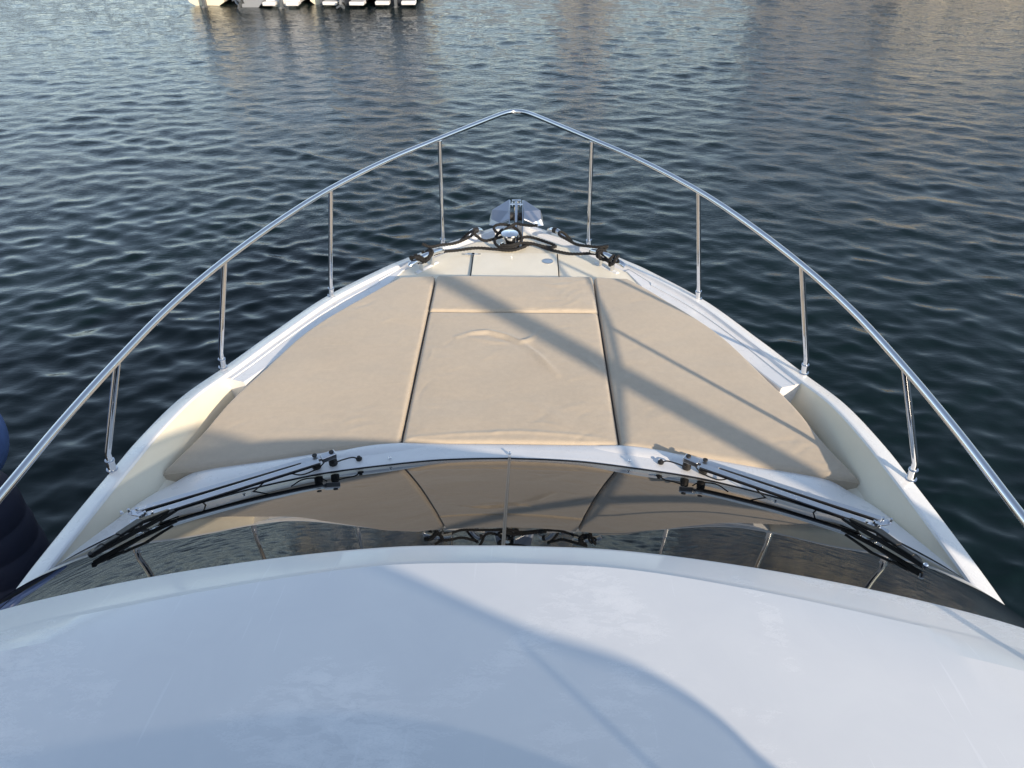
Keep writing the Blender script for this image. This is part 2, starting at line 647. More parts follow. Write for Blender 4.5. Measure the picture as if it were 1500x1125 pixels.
# ---- foredeck hatch (anchor locker)
hz = H - 2.476
slab = MB().box((0, 4.745, hz), (.632, .39, .014))
hatch = slab.build('anchor_locker_hatch', M['cream'], yacht, 30, bevel=.004)
hatch.rotation_euler = (0, 0, 0)
for s in (1, -1):
    MB().box((s * .3215, 4.745, hz - .0035), (.007, .39, .012)).build('hatch_gasket', M['rubber'], yacht, 0)
MB().box((0, 4.9425, hz - .004), (.632, .004, .010)).build('hatch_gasket', M['alu'], yacht, 0)
MB().box((-.322, 4.905, hz + .010), (.12, .012, .006)).box((-.322, 4.905, hz + .011), (.026, .030, .008)).build('hinge', M['chrome'], hatch, 30, bevel=.002)
MB().lathe([(.0, 0), (.040, 0), (.041, .004), (.036, .006), (.032, .0035), (.0, .0035)], (.245, 4.80, hz + .007), 28).build('latch', M['alu'], hatch, 30)

# ---- sun pads
PAD_EDGE = [(.60, 4.80), (.812, 4.63), (1.045, 4.32), (1.33, 3.88), (1.50, 3.42), (1.60, 3.12), (1.655, 2.85), (1.715, 2.65), (1.745, 2.56)]
pe = cr(PAD_EDGE, 120)
pa = cr([(0, 2.805), (.30, 2.803), (.573, 2.798), (.90, 2.735), (1.24, 2.655), (1.56, 2.592), (1.75, 2.555)], 80)
TOP = H - 2.5


def pad_x(y): return float(np.interp(y, pe[::-1, 1], pe[::-1, 0]))
def aft_y(x): return float(np.interp(abs(x), pa[:, 0], pa[:, 1]))


def seg_d(px, py, poly):
    best, bt = 9, 0
    for i in range(len(poly) - 1):
        ax, ay = poly[i]; bx, by = poly[i + 1]
        dx, dy = bx - ax, by - ay
        tt = max(0, min(1, ((px - ax) * dx + (py - ay) * dy) / (dx * dx + dy * dy)))
        d = math.hypot(px - ax - tt * dx, py - ay - tt * dy)
        if d < best: best, bt = d, (i + tt) / (len(poly) - 1)
    return best, bt


RIDGES = [([(-.36, 3.80), (-.26, 3.855), (-.162, 3.873), (-.051, 3.827), (.06, 3.745), (.12, 3.79), (.18, 3.90)], .015, .016),
          ([(.055, 3.745), (.145, 3.614), (.20, 3.52), (.27, 3.40)], .015, .018),
          ([(-.26, 3.79), (-.113, 3.747), (.03, 3.735)], .006, .018),
          ([(.42, 3.62), (.50, 3.50), (.55, 3.40)], .005, .022),
          ([(-.54, 2.83), (-.30, 2.862), (0.05, 2.885), (.35, 2.862), (.50, 2.84)], .005, .014),
          ([(.12, 3.12), (.24, 3.02), (.34, 2.90)], .003, .03),
          ([(.20, 4.50), (.31, 4.47), (.40, 4.49)], .004, .02),
          ([(-.42, 4.35), (-.44, 4.45), (-.40, 4.52)], .003, .02)]
VALLEYS = [([(-.30, 3.825), (-.16, 3.84), (-.05, 3.79), (.03, 3.71)], .010, .018),
           ([(.10, 3.74), (.18, 3.62)], .006, .018)]


def ridge_z(x, y):
    z = 0
    for poly, h, wd in RIDGES:
        d, tt = seg_d(x, y, poly)
        if d < wd * 3: z += h * math.exp(-(d / wd) ** 2) * max(0, math.sin(PI * min(max(tt, .06), .94))) ** .6
    for poly, h, wd in VALLEYS:
        d, tt = seg_d(x, y, poly)
        if d < wd * 3: z -= h * math.exp(-(d / wd) ** 2) * math.sin(PI * min(max(tt, .03), .97)) ** .6
    return z


def pslope(x, y, z):
    """the pads climb gently toward the bow"""
    k = 2.668 / (2.5 + .06 * y)
    return x * k, y * k, H - 2.5 * k + (z - TOP)


def cushion(label, fx, n_x, n_y, seed, thick=.085, ridges=False, rad=.022, zoff=0.0):
    """fx(u, v) -> (x, y); u, v in 0..1; rounded edges, baggy cover"""
    rr_ = random.Random(seed * 31)
    creases = []
    for _ in range(30):
        u0, v0 = rr_.random(), rr_.random()
        side = rr_.random()
        if side < .25: u0 = rr_.uniform(.01, .12)
        elif side < .5: u0 = rr_.uniform(.88, .99)
        elif side < .7: v0 = rr_.uniform(.01, .10)
        x0, y0 = fx(u0, v0)
        an = rr_.gauss(0, .45) + (PI if rr_.random() < .5 else 0)
        ln = rr_.uniform(.07, .26)
        pts_ = [(x0 + ln * q * math.cos(an + .5 * q), y0 + ln * q * math.sin(an + .5 * q)) for q in (0, .33, .66, 1)]
        creases.append((pts_, rr_.choice((-1, 1)) * rr_.uniform(.0008, .0028), rr_.uniform(.008, .018), pts_[1], ln))

    def crease_z(x, y):
        z = 0
        for poly, h, wd, c0, ln in creases:
            if abs(x - c0[0]) > ln + .05 or abs(y - c0[1]) > ln + .05: continue
            d, tt = seg_d(x, y, poly)
            if d < wd * 3: z += h * math.exp(-(d / wd) ** 2) * math.sin(PI * min(max(tt, .02), .98)) ** .7
        return z
    # denser near edges
    def dist(n):
        a = np.linspace(0, 1, n)
        return a - np.sin(2 * PI * a) / (2 * PI) * .72
    U, V = dist(n_x), dist(n_y)
    P = [[fx(u, v) for u in U] for v in V]
    E = []
    for q in (P[0], P[-1], [r_[0] for r_ in P], [r_[-1] for r_ in P]):
        E.append(np.array(q))
    rows = []
    for j, v in enumerate(V):
        row = []
        for i, u in enumerate(U):
            x, y = P[j][i]
            p = np.array((x, y))
            ds = [np.min(np.hypot(*(e_ - p).T)) for e_ in E]
            z = 0
            for d in ds:
                if d < rad: z -= rad - math.sqrt(max(0, rad ** 2 - (rad - d) ** 2))
            z = max(z, -rad * 1.2)
            dm = min(ds)
            puff = .007 * (1 - math.exp(-dm / .09))
            nz = noise.noise(Vector((x * 1.3, y * 1.9, seed))) * .006
            nz += noise.noise(Vector((x * 3.2 + y * .6, y * 6.5, seed + 5))) * .0022
            nz += noise.noise(Vector((x * 9, y * 16, seed + 9))) * .0005
            # short pulls along the sewn edge
            nz += .0022 * math.exp(-dm / .06) * noise.noise(Vector((x * 22, y * 22, seed + 2)))
            z += (puff + nz) * min(1, dm / .03)
            z += crease_z(x, y)
            if ridges: z += ridge_z(x, y)
            row.append((x, y, TOP + z + zoff))
        rows.append(row)
    rows = [[pslope(*p) for p in r_] for r_ in rows]
    mb = MB()
    mb.grid(rows)
    # skirt
    per = rows[0] + [r_[-1] for r_ in rows[1:]] + rows[-1][-2::-1] + [r_[0] for r_ in rows[-2:0:-1]]
    cxm = sum(p[0] for p in per) / len(per); cym = sum(p[1] for p in per) / len(per)
    def ring(dz, k):
        out = []
        for p in per:
            v_ = Vector((cxm - p[0], cym - p[1], 0)).normalized() * k
            out.append((p[0] + v_.x, p[1] + v_.y, p[2] + dz))
        return out
    rs = [per, ring(-.04, -.004), ring(-.065, -.001), ring(-.10, .012)]
    mb.grid(list(reversed(rs)), closed=True)
    o = mb.build('sunpad_cushion', M['fabric'], None, 60)
    tag(o, label, 'cushion', 'beige sunpad cushions on the foredeck')
    # piping along the top edge
    pp = per + per[:1]
    pip = MB().tube([(p[0] + (p[0] - cxm) * .001, p[1] + (p[1] - cym) * .001, p[2] - .002) for p in pp[::2]] + [pp[0]], .0030, 6, cap=False)
    pip.build('piping', M['fabric'], o, 60)
    return o


def f_right(u, v):
    y1 = 4.628 - .012 * u
    x0 = .585 + .0 * v
    # v=0 aft edge, v=1 forward edge
    # outer boundary follows the hull; blend the width
    yo = 2.565 + (4.60 - 2.565) * v
    xo = pad_x(yo)
    yi = 2.808 + (4.632 - 2.808) * v
    x = x0 + (xo - x0) * u
    if v < 1e-9: return x, aft_y(x)
    ya = aft_y(x)
    y_aft = ya
    yl = y_aft + (4.632 - .02 * u - y_aft) * v
    # rows bend so that the outer column meets the curved side
    xo2 = pad_x(min(yl, 4.62))
    x2 = x0 + (xo2 - x0) * u
    ya = aft_y(x2)
    yl = ya + (4.632 - .02 * u - ya) * v
    return x2, yl


cushion('beige sunpad cushion on the right, crossed by the broad diagonal shadow to its aft corner', f_right, 95, 130, 1.0)
cushion('beige sunpad cushion on the left, its aft third in shade', lambda u, v: ((lambda q: (-q[0], q[1]))(f_right(1 - u, v))), 95, 130, 4.0)
cushion('long middle beige cushion with a Y-shaped crease in its cover',
        lambda u, v: (-.569 + 1.138 * u, aft_y(-.569 + 1.138 * u) + (4.123 - aft_y(-.569 + 1.138 * u)) * v), 120, 130, 7.0, ridges=True)
cushion('short middle beige headrest cushion nearest the anchor locker',
        lambda u, v: (-.569 + 1.138 * u, 4.137 + .495 * v), 100, 60, 11.0, ridges=True, zoff=.004)

# ---- coachroof strip round the windscreen base
F = [(0.0, 2.815, -2.522), (.30, 2.815, -2.522), (0.571, 2.812, -2.52), (0.903, 2.75, -2.52), (1.24, 2.675, -2.527), (1.572, 2.61, -2.54),
     (1.705, 2.522, -2.56), (1.772, 2.344, -2.505), (1.84, 2.082, -2.45), (1.893, 1.815, -2.385), (1.925, 1.60, -2.345), (1.95, 1.2, -2.33), (1.95, .6, -2.33)]
G = [(0, 2.677, -2.5), (.24, 2.668, -2.5), (0.464, 2.644, -2.5), (0.866, 2.567, -2.5), (1.10, 2.492, -2.496), (1.324, 2.398, -2.49), (1.56, 2.27, -2.48), (1.711, 2.150, -2.465),
     (1.855, 1.908, -2.40), (1.915, 1.604, -2.31), (1.925, 1.2, -2.29), (1.93, .6, -2.29)]
Fc, Gc = cr(W(F), 90), cr(W(G), 90)


def lerp(a, b_, t_): return tuple(a[k] + (b_[k] - a[k]) * t_ for k in range(3))


rows = []
for t_, dz in ((-.25, -.05), (-.02, -.022), (0, 0), (.10, .006), (.16, .0095), (.5, .006), (.8, .004), (.93, .005), (.985, .003), (1.0, -.004)):
    rows.append(mirror([(lambda p, a_: (p[0], p[1], p[2] + dz))(lerp(a_, b_, t_), a_) for a_, b_ in zip(Fc, Gc)]))
strip = MB().grid(rows, flip=True).build('windscreen_surround', M['gel'], yacht, 40)
# recessed trough at the middle of the strip, just aft of the pad
tr_rows = []
for t_, dz in ((.02, .0045), (.12, -.004), (.46, -.006), (.62, .0085)):
    r_ = []
    for a_, b_ in zip(Fc, Gc):
        if a_[0] > .46: break
        p = lerp(a_, b_, t_)
        r_.append((p[0], p[1], p[2] + dz + .004))
    tr_rows.append(mirror(r_))
# raised moulded scoops either side of the trough
for s in (1, -1):
    mb = MB()
    rows_ = []
    for i in range(15):
        tt = i / 14
        cx_ = .44 + .62 * tt
        cy_ = 2.775 - .05 * tt - .09 * tt * tt
        hw = .050 * math.sin(PI * min(1, .12 + tt * .88)) ** .7 + .001
        hh = .017 * math.sin(PI * min(1, .15 + tt * .85)) ** .8
        rows_.append([(s * (cx_ + .01 * math.cos(a_)), cy_ + hw * math.cos(a_), H - 2.514 + hh * math.sin(a_) - .002) for a_ in np.linspace(0, PI, 11)])
    mb.grid(rows_, flip=(s < 0)).build('moulded_scoop', M['gel'], yacht, 50)

# gasket and dark frit band
gk = [(p[0], p[1], p[2] + .002) for p in mirror(Gc)]
MB().tube(gk, .0055, 6).build('windscreen_gasket', M['rubber'], yacht)

# ---- roof
Eg = [(0, 1.603), (.378, 1.590), (.80, 1.529), (1.215, 1.434), (1.582, 1.312), (1.82, 1.17), (1.97, .92), (2.0, .5), (2.0, -.2)]
Cg = [(0, 1.490), (.378, 1.474), (.76, 1.405), (1.155, 1.305), (1.497, 1.198), (1.72, 1.06), (1.86, .82), (1.89, .42), (1.89, -.25)]
Ec, Cc = cr(Eg, 90), cr(Cg, 90)


def pull(c, k):           # plan curve moved inboard/aft
    return [(p[0] * (1 - k * .5), p[1] - k * 1.0) for p in c]


def at_z(c, zr): return [(p[0], p[1], zr + H) for p in c]


def camber(p):
    dz = -.13 * (p[0] / 1.5) ** 2
    k = (p[2] - H + dz) / (p[2] - H)
    return (p[0] * k, p[1] * k, p[2] + dz)


rows = [mirror(at_z(pull(Ec, .25), -1.965)), mirror(at_z(pull(Ec, .03), -1.945)), mirror(at_z(Ec, -1.925)), mirror(at_z(pull(Ec, -.004), -1.912)), mirror(at_z(Ec, -1.900))]
blend = lambda t_: [(a_[0] + (b_[0] - a_[0]) * t_, a_[1] + (b_[1] - a_[1]) * t_) for a_, b_ in zip(Ec, Cc)]
rows += [mirror(at_z(blend(.10), -1.893)), mirror(at_z(blend(.85), -1.858)), mirror(at_z(blend(.95), -1.852)), mirror(at_z(blend(1.05), -1.845))]
BACK = -2.4
for t_ in np.linspace(.03, 1, 26):
    r_ = []
    for p in Cc:
        yb = BACK
        x = p[0] * (1 - .0 * t_)
        y = p[1] + (yb - p[1]) * t_
        d = (Cc[0][1] - y) * .55 + (p[1] - y) * .45
        d = max(d, 0)
        z = -1.845 + .135 * min(d, .9) - .03 * max(0, d - .5) ** 2 * (1 if d < .9 else 0) - (.0048 if d >= .9 else 0)
        r_.append((x, y, z + H))
    rows.append(mirror(r_))
rows = [[camber(p) for p in r_] for r_ in rows]
roof = MB().grid(rows, flip=True).build('roof', M['roof'], yacht, 9)

# flybridge coaming and tinted wind deflector standing on the roof, behind the lens
Q = cr([(0, .56), (.25, .53), (.58, .43), (.97, .28), (1.33, .16), (1.56, -.05), (1.66, -.5), (1.68, -2.2)], 70)
pQ = lambda k: [(p[0] * (1 - k), p[1] - k * 1.2) for p in Q]
rows = [mirror(at_z(pQ(-.02), -2.05)), mirror(at_z(pQ(0), -1.60)), mirror(at_z(pQ(.02), -1.575)), mirror(at_z(pQ(.07), -1.575)), mirror(at_z(pQ(.08), -1.60)), mirror(at_z(pQ(.09), -2.05))]
MB().grid(rows, flip=True).build('flybridge_coaming', M['gel'], yacht, 35)
rows = [mirror(at_z(pQ(.045), -1.577)), mirror(at_z(pQ(.10), -1.30))]
MB().grid(rows, flip=True).build('wind_deflector', M['acrylic'], yacht, 60)
MB().tube(mirror(at_z(pQ(.10), -1.295)), .012, 8).build('deflector_rail', M['chrome'], yacht)

for s in (1, -1):
    MB().tube([(s * .93 * .955, .205, H - 1.58), (s * .93 * .90, .14, H - 1.295)], .011, 8).build('deflector_post', M['chrome'], yacht)

# ---- windscreen panes (> none) with centre mullion
Tg = [(0, 1.603, -1.922), (.378, 1.588, -1.922), (.815, 1.524, -1.922), (1.225, 1.431, -1.922), (1.59, 1.305, -1.925), (1.78, 1.16, -1.93), (1.88, .9, -1.93), (1.90, .5, -1.93), (1.90, 0, -1.93)]
Tc = np.array([camber(p) for p in cr(W(Tg), 90)])
Gt = [tuple(p) for p in Gc]
windscreen = group_empty('windscreen', yacht)
for s in (1, -1):
    rows = []
    for t_ in np.linspace(0, 1, 22):
        r_ = []
        for a_, b_ in zip(Gt, Tc):
            p = lerp(a_, b_, t_)
            bl = .017 * math.sin(PI * t_) * min(1, max(0, (a_[0] - .5) / 1.0)) * min(1, max(0, (1.93 - a_[0]) / .22))
            x = p[0] + bl * .35 * min(1, p[0])
            if a_[0] < .012: x = max(x, .004)
            r_.append((s * x, p[1] + bl * .5, p[2] + bl * .87 + .003))
        rows.append(r_)
    MB().grid(rows, flip=(s > 0)).build('pane', M['glass'], windscreen, 60)
mu = [(0, 2.68 + (1.60 - 2.68) * t_ + .004 * math.sin(PI * t_) * .5, H - 2.498 + (.576) * t_ + .004 * math.sin(PI * t_) * .87 + .005) for t_ in np.linspace(0, 1, 14)]
mb = MB()
rows = []
for dx, dz in ((-.0065, 0), (-.0065, .004), (-.002, .0045), (-.002, .001), (.002, .001), (.002, .0045), (.0065, .004), (.0065, 0)):
    rows.append([(p[0] + dx, p[1], p[2] + dz) for p in mu])
mb.grid(rows).build('mullion', M['trim'], windscreen, 20)
# cabin sides aft of the screen
for s in (1, -1):
    mb = MB()
    rows = [[(s * 1.93, .9, H - 2.60), (s * 1.93, .9, H - 2.29)], [(s * 1.93, -5, H - 2.60), (s * 1.93, -5, H - 2.29)]]
    mb.grid(rows)
    rows = [[(s * 1.925, .7, H - 2.29), (s * 1.93, .7, H - 2.10)], [(s * 1.925, -5, H - 2.29), (s * 1.93, -5, H - 2.10)]]
    mb.grid(rows)
    mb.build('cabin_side', M['glass'], yacht, 0)

# ---- snap studs on the surround
studs = [(-.612, 2.660), (.0, 2.706), (.612, 2.660), (-1.772, 2.215), (1.30, 2.445), (-1.30, 2.445)]
for x, y in studs:
    zt = float(np.interp(abs(x), Gc[:, 0], Gc[:, 2])) + .006
    MB().lathe([(.0, 0), (.0085, 0), (.0085, .004), (.005, .006), (.005, .011), (.0065, .013), (.004, .016), (0, .0165)], (x, y, zt), 12).build('snap_stud', M['chrome'], yacht)

# ---- bow rail
rail = group_empty('bow_rail', yacht)
RT = cr([(1.96, .86, -2.37), (1.90, .90, -2.16), (1.80, .97, -1.88), (1.745, 1.10, -1.79), (1.722, 1.32, -1.763), (1.711, 1.70, -1.758), (1.699, 2.059, -1.752), (1.667, 2.445, -1.743), (1.600, 2.86, -1.722),
         (1.487, 3.275, -1.70), (1.315, 3.73, -1.675), (1.113, 4.132, -1.648), (.83, 4.55, -1.619), (.522, 4.905, -1.592), (.26, 5.225, -1.578), (.11, 5.41, -1.573), (.045, 5.465, -1.572), (0, 5.478, -1.572)], 220)
MB().tube(W(mirror([tuple(p) for p in RT[::-1]])), .0165, 14).build('top_rail', M['chrome'], rail)
ST = [((1.905, 2.445), (1.669, 2.445, -1.743)), ((1.663, 3.292), (1.487, 3.290, -1.70)), ((1.220, 4.118), (1.113, 4.132, -1.648)), ((.550, 4.873), (.522, 4.893, -1.592))]
for s in (1, -1):
    for (bx, by), tp in ST:
        bx, by, bz = sheer(bx, by, -2.381)
        i = int(np.argmin(np.hypot(OUT[:, 0] - bx, OUT[:, 1] - by)))
        nx, ny = NRM[i]
        B = Vector((bx, by, H + bz))
        T = Vector((tp[0], tp[1], tp[2] + H - .008))
        ax = Vector((nx * .14, ny * .14, 1)).normalized()
        knee = B + ax * .105
        low = B + ax * .045
        pts = [tuple(low), tuple(B + ax * .085)]
        d = (T - knee).normalized()
        pts += [tuple(knee), tuple(knee + d * .02)]
        pts += [tuple(knee + (T - knee) * q) for q in (.3, .6, .9, 1.0)]
        f = lambda p: (p[0] * s, p[1], p[2])
        MB().tube([f(p) for p in pts], .0148, 12).build('stanchion', M['chrome'], rail)
        sl_pts = [tuple(B - ax * .012), tuple(B + ax * .002), tuple(B + ax * .004), tuple(B + ax * .052), tuple(B + ax * .054), tuple(B + ax * .062), tuple(B + ax * .064)]
        MB().tube([f(p) for p in sl_pts], [.026, .026, .0195, .0188, .0215, .0215, .014], 16).build('stanchion_base', M['chrome'], rail)

# ---- anchor roller, windlass, cleats, chocks
roller = group_empty('anchor_roller', yacht)
mb = MB()
for s in (1, -1):
    pr = [(5.02, -2.53), (5.16, -2.47), (5.36, -2.395), (5.58, -2.335), (5.63, -2.335), (5.62, -2.40), (5.40, -2.50), (5.20, -2.60), (5.02, -2.60)]
    x0, x1 = s * .050, s * .058
    n = len(pr)
    v = [(x0, y, z + H) for y, z in pr] + [(x1, y, z + H) for y, z in pr]
    f = [tuple(range(n)), tuple(reversed(range(n, 2 * n)))] + [(i, i + n, (i + 1) % n + n, (i + 1) % n) for i in range(n)]
    MB().add(v, f).build('cheek_plate', M['chrome'], roller, 20)
MB().box((0, 5.10, H - 2.535), (.10, .38, .02)).build('roller_channel', M['black'], roller, 0)
MB().tube([(-.05, 5.5, H - 2.42), (.05, 5.5, H - 2.42)], [.034, .034], 16).build('roller_wheel', M['rubber'], roller)
MB().tube([(-.058, 5.61, H - 2.36), (.058, 5.61, H - 2.36)], .007, 8).build('roller_pin', M['chrome'], roller)

# anchor: rests in the roller, top-level
anchor = thing('anchor', 'stainless plough anchor stowed in the bow roller, its two flukes spread', 'anchor', (0, 5.55, H - 2.45))
mb = MB()
mb.tube([(0, -.30, -.02), (0, -.10, .045), (0, .03, .075), (0, .10, .09)], [.012, .016, .018, .016], 10)
mb.build('shank', M['chrome'], anchor)
MB().box((0, .105, .105), (.075, .012, .012)).box((-.034, .06, .09), (.008, .09, .012)).box((.034, .06, .09), (.008, .09, .012)).build('shackle', M['chrome'], anchor, 30, bevel=.003)
m, t_, b = mat('galvanised_blue_steel', (.50, .52, .56), .34, metal=1); M['fluke'] = m
for s in (1, -1):
    # upper plate and folded lower plate of the fluke
    top = [(.062, .19, .075), (.20, .07, .035), (.208, .01, -.02), (.14, -.035, -.03), (.062, -.05, .01), (.062, .02, .045)]
    v = [(s * x, y, z) for x, y, z in top] + [(s * x, y, z - .012) for x, y, z in top]
    n = len(top)
    f = [(0, 1, 5), (1, 2, 5), (2, 3, 5), (3, 4, 5)]
    ff = [q if s < 0 else tuple(reversed(q)) for q in f] + [tuple(i + n for i in reversed(q)) if s < 0 else tuple(i + n for i in q) for q in f]
    ff += [(i, (i + 1) % n, (i + 1) % n + n, i + n) for i in range(n)]
    MB().add(v, ff).build('fluke', M['fluke'], anchor, 0, bevel=.003)
    out = [(.20, .07, .035), (.208, .01, -.02), (.14, -.035, -.03), (.155, -.045, -.06), (.228, .0, -.07), (.220, .06, -.02)]
    v = [(s * x, y, z) for x, y, z in out] + [(s * x * .96, y, z - .008) for x, y, z in out]
    n = len(out)
    f = [(0, 1, 4, 5), (1, 2, 3, 4)]
    ff = [tuple(reversed(q)) for q in f] + [tuple(i + n for i in q) for q in f] + [(i, (i + 1) % n, (i + 1) % n + n, i + n) for i in range(n)]
    MB().add(v, ff).build('fluke_lip', M['fluke'], anchor, 0)

windlass = group_empty('windlass', yacht)
wc = (-.045, 5.055, H - 2.476)
MB().lathe([(.085, 0), (.085, .012), (.075, .018), (.045, .02)], wc, 28).build('base_plate', M['chrome'], windlass)
MB().lathe([(.062, .02), (.064, .028), (.048, .036), (.046, .07), (.05, .092), (.05, .095)], wc, 28).build('capstan_drum', M['chrome'], windlass)
MB().lathe([(.046, .095), (.064, .100), (.068, .106), (.066, .114), (.03, .121), (.010, .122), (.008, .118), (.0, .118)], wc, 28).build('capstan_cap', M['chrome'], windlass)
MB().tube([(.01, 5.09, H - 2.46), (.01, 5.22, H - 2.43)], .012, 8).build('chain_stopper', M['chrome'], windlass)
MB().box((.065, 5.06, H - 2.462), (.035, .05, .03)).build('foot_switch', M['black'], windlass, 30, bevel=.006)

CLE = [((-.765, 4.60), (-.545, 4.86)), ((.795, 4.625), (.565, 4.87))]
for (ax_, ay_), (bx_, by_) in CLE:
    cl = MB()
    a_, b_ = Vector((ax_, ay_, H - 2.405)), Vector((bx_, by_, H - 2.40))
    mid = (a_ + b_) / 2
    d = (b_ - a_).normalized()
    pts = [tuple(a_ + Vector((0, 0, -.012))), tuple(a_ + d * .03), tuple(mid + Vector((0, 0, .012))), tuple(b_ - d * .04), tuple(b_ + Vector((0, 0, -.02)))]
    c_ = cr(pts, 20)
    cl.tube([tuple(p) for p in c_], [.016] + [.021] * 18 + [.016], 14)
    for q in (-.055, .055):
        p = mid + d * q
        cl.tube([(p.x, p.y, H - 2.51), (p.x, p.y, H - 2.40)], .017, 10)
    cl.build('cleat', M['chrome'], yacht)
    MB().tube([(mid.x - d.x * .11, mid.y - d.y * .11, H - 2.503), (mid.x + d.x * .11, mid.y + d.y * .11, H - 2.503)], .022, 12).build('cleat_plate', M['gel'], yacht)

CH = [[(-.385, 4.985, -2.47), (-.38, 4.99, -2.39), (-.345, 5.02, -2.345), (-.305, 5.05, -2.335), (-.27, 5.085, -2.36), (-.255, 5.10, -2.42)],
      [(.245, 5.11, -2.42), (.26, 5.095, -2.36), (.295, 5.06, -2.335), (.335, 5.03, -2.345), (.378, 4.995, -2.39), (.39, 4.985, -2.47)]]
for c_ in CH:
    pts = [tuple(p) for p in cr(W([sheer(*q) for q in c_]), 22)]
    MB().tube(pts, .0215, 14).build('fairlead', M['chrome'], yacht)
    MB().tube(pts[12:15] if c_[0][0] < 0 else pts[7:10], .0235, 14).build('fairlead_collar', M['rubber'], yacht)


# ---- ropes: three real strands laid round each other
def rope(name, label, pts, r=.0115, lay=.075, parent=None, group='black mooring lines on the foredeck', root=None):
    P = cr(pts, max(60, int(sum((Vector(a_) - Vector(b_)).length for a_, b_ in zip(pts, pts[1:])) / .006)))
    P = [Vector(p) for p in P]
    m_ = len(P)
    T = [(P[min(i + 1, m_ - 1)] - P[max(i - 1, 0)]).normalized() for i in range(m_)]
    Nn = (Vector((0, 0, 1)) - T[0] * T[0].z).normalized() if abs(T[0].z) < .9 else Vector((1, 0, 0))
    s_ = 0
    strands = [[], [], []]
    for i in range(m_):
        if i: s_ += (P[i] - P[i - 1]).length
        Nn = (Nn - T[i] * Nn.dot(T[i])).normalized()
        B = T[i].cross(Nn)
        for k in range(3):
            a_ = 2 * PI * (s_ / lay + k / 3)
            strands[k].append(P[i] + (Nn * math.cos(a_) + B * math.sin(a_)) * r * .52)
    mb = root if root is not None else MB()
    for st in strands: mb.tube(st, r * .56, 6)
    return mb


DZ = H - 2.470 + .012
KR = .984


def rp(L):  # (x, y, height above the foredeck)
    return [(x * KR, y * KR, DZ + z * .8 + (.02 if abs(x) > .5 else 0)) for x, y, z in L]


mb = MB()
# left line: cleat -> along the deck in front of the windlass -> right cleat
mb = rope('', '', rp([(-.70, 4.85, .07), (-.64, 4.86, .03), (-.55, 4.95, .01), (-.46, 5.03, .0), (-.30, 5.075, .0), (-.14, 5.055, .0), (-.03, 5.04, .0), (.05, 5.07, .01), (.10, 5.12, .012), (.15, 5.13, .01),
                      (.25, 5.07, .0), (.42, 4.99, .0), (.56, 4.94, .01), (.64, 4.90, .04), (.69, 4.90, .10)]), root=mb)
# coil round the windlass, loops off to the right and forward
mb = rope('', '', rp([(-.105, 5.31, .06), (-.145, 5.235, .05), (-.165, 5.15, .03), (-.14, 5.085, .02), (-.075, 5.060, .016), (0.0, 5.075, .02), (.04, 5.14, .03), (.045, 5.22, .04), (.015, 5.30, .06), (-.04, 5.325, .09), (-.11, 5.32, .11),
                      (-.165, 5.29, .11), (-.17, 5.24, .10), (-.13, 5.20, .085), (-.07, 5.26, .10), (0.0, 5.315, .12), (.05, 5.30, .12), (.12, 5.265, .13), (.17, 5.235, .15)]), root=mb)
mb = rope('', '', rp([(.02, 5.19, .03), (.09, 5.255, .015), (.16, 5.245, .005), (.24, 5.195, .0), (.30, 5.145, .0), (.315, 5.11, .0), (.27, 5.09, .005), (.19, 5.095, .02), (.12, 5.115, .03), (.04, 5.11, .035), (-.04, 5.068, .035), (-.12, 5.075, .035)]), root=mb)
mb = rope('', '', rp([(-.09, 5.19, .06), (-.17, 5.19, .03), (-.24, 5.18, .015), (-.28, 5.155, .05), (-.29, 5.10, .10), (-.31, 5.04, .16), (-.32, 5.06, .21)]), root=mb)
o = mb.build('mooring_line', M['rope'], None, 60)
tag(o, 'long black three-strand line coiled round the windlass with loops toward both cleats', 'rope', 'black mooring lines on the foredeck')
# left bow line: cleat to left fairlead and out over the cap
mb = rope('', '', rp([(-.70, 4.90, .12), (-.64, 4.90, .09), (-.56, 4.95, .08), (-.47, 5.02, .08), (-.385, 5.085, .09), (-.34, 5.14, .10), (-.35, 5.22, .09), (-.42, 5.26, .0), (-.60, 5.3, -.3), (-1.0, 5.3, -.8), (-1.8, 5.2, -1.5), (-2.6, 4.9, -2.3)]))
def wrap(mb, ctr, d, z, n=5, turns_r=.034):
    """figure-of-eight turns on a cleat"""
    c0 = Vector((ctr[0] * .965, ctr[1] * .965, DZ + z * .7)); d = Vector((d[0], d[1], 0)).normalized(); q = Vector((-d.y, d.x, 0))
    pts = []
    K = n * 12
    for i in range(K + 1):
        a_ = 2 * PI * i / 12
        ph = i / K
        rr = turns_r * (.85 + .3 * random.random())
        pts.append(c0 + d * (.075 * math.sin(a_ * .5 + .5) + (ph - .5) * .05) + q * math.cos(a_) * rr + Vector((0, 0, math.sin(a_) * rr * .8 + .012 * math.sin(a_ * .31))))
    return rope('', '', [tuple(p) for p in pts], root=mb)
mb = wrap(mb, (-.70, 4.885), (-.235, -.245), .085)
o = mb.build('mooring_line', M['rope'], None, 60)
tag(o, 'black line knotted on the left bow cleat and led over the left fairlead', 'rope', 'black mooring lines on the foredeck')
mb = rope('', '', rp([(.70, 4.90, .11), (.63, 4.90, .10), (.55, 4.95, .08), (.47, 5.02, .08), (.405, 5.085, .09), (.345, 5.15, .10), (.36, 5.22, .09), (.43, 5.26, .0), (.6, 5.3, -.3), (1.0, 5.35, -.8), (1.9, 5.4, -1.5), (3.0, 5.3, -2.4)]))
mb = wrap(mb, (.705, 4.90), (.232, -.24), .085)
o = mb.build('mooring_line', M['rope'], None, 60)
tag(o, 'black line knotted on the right bow cleat and led over the right fairlead', 'rope', 'black mooring lines on the foredeck')

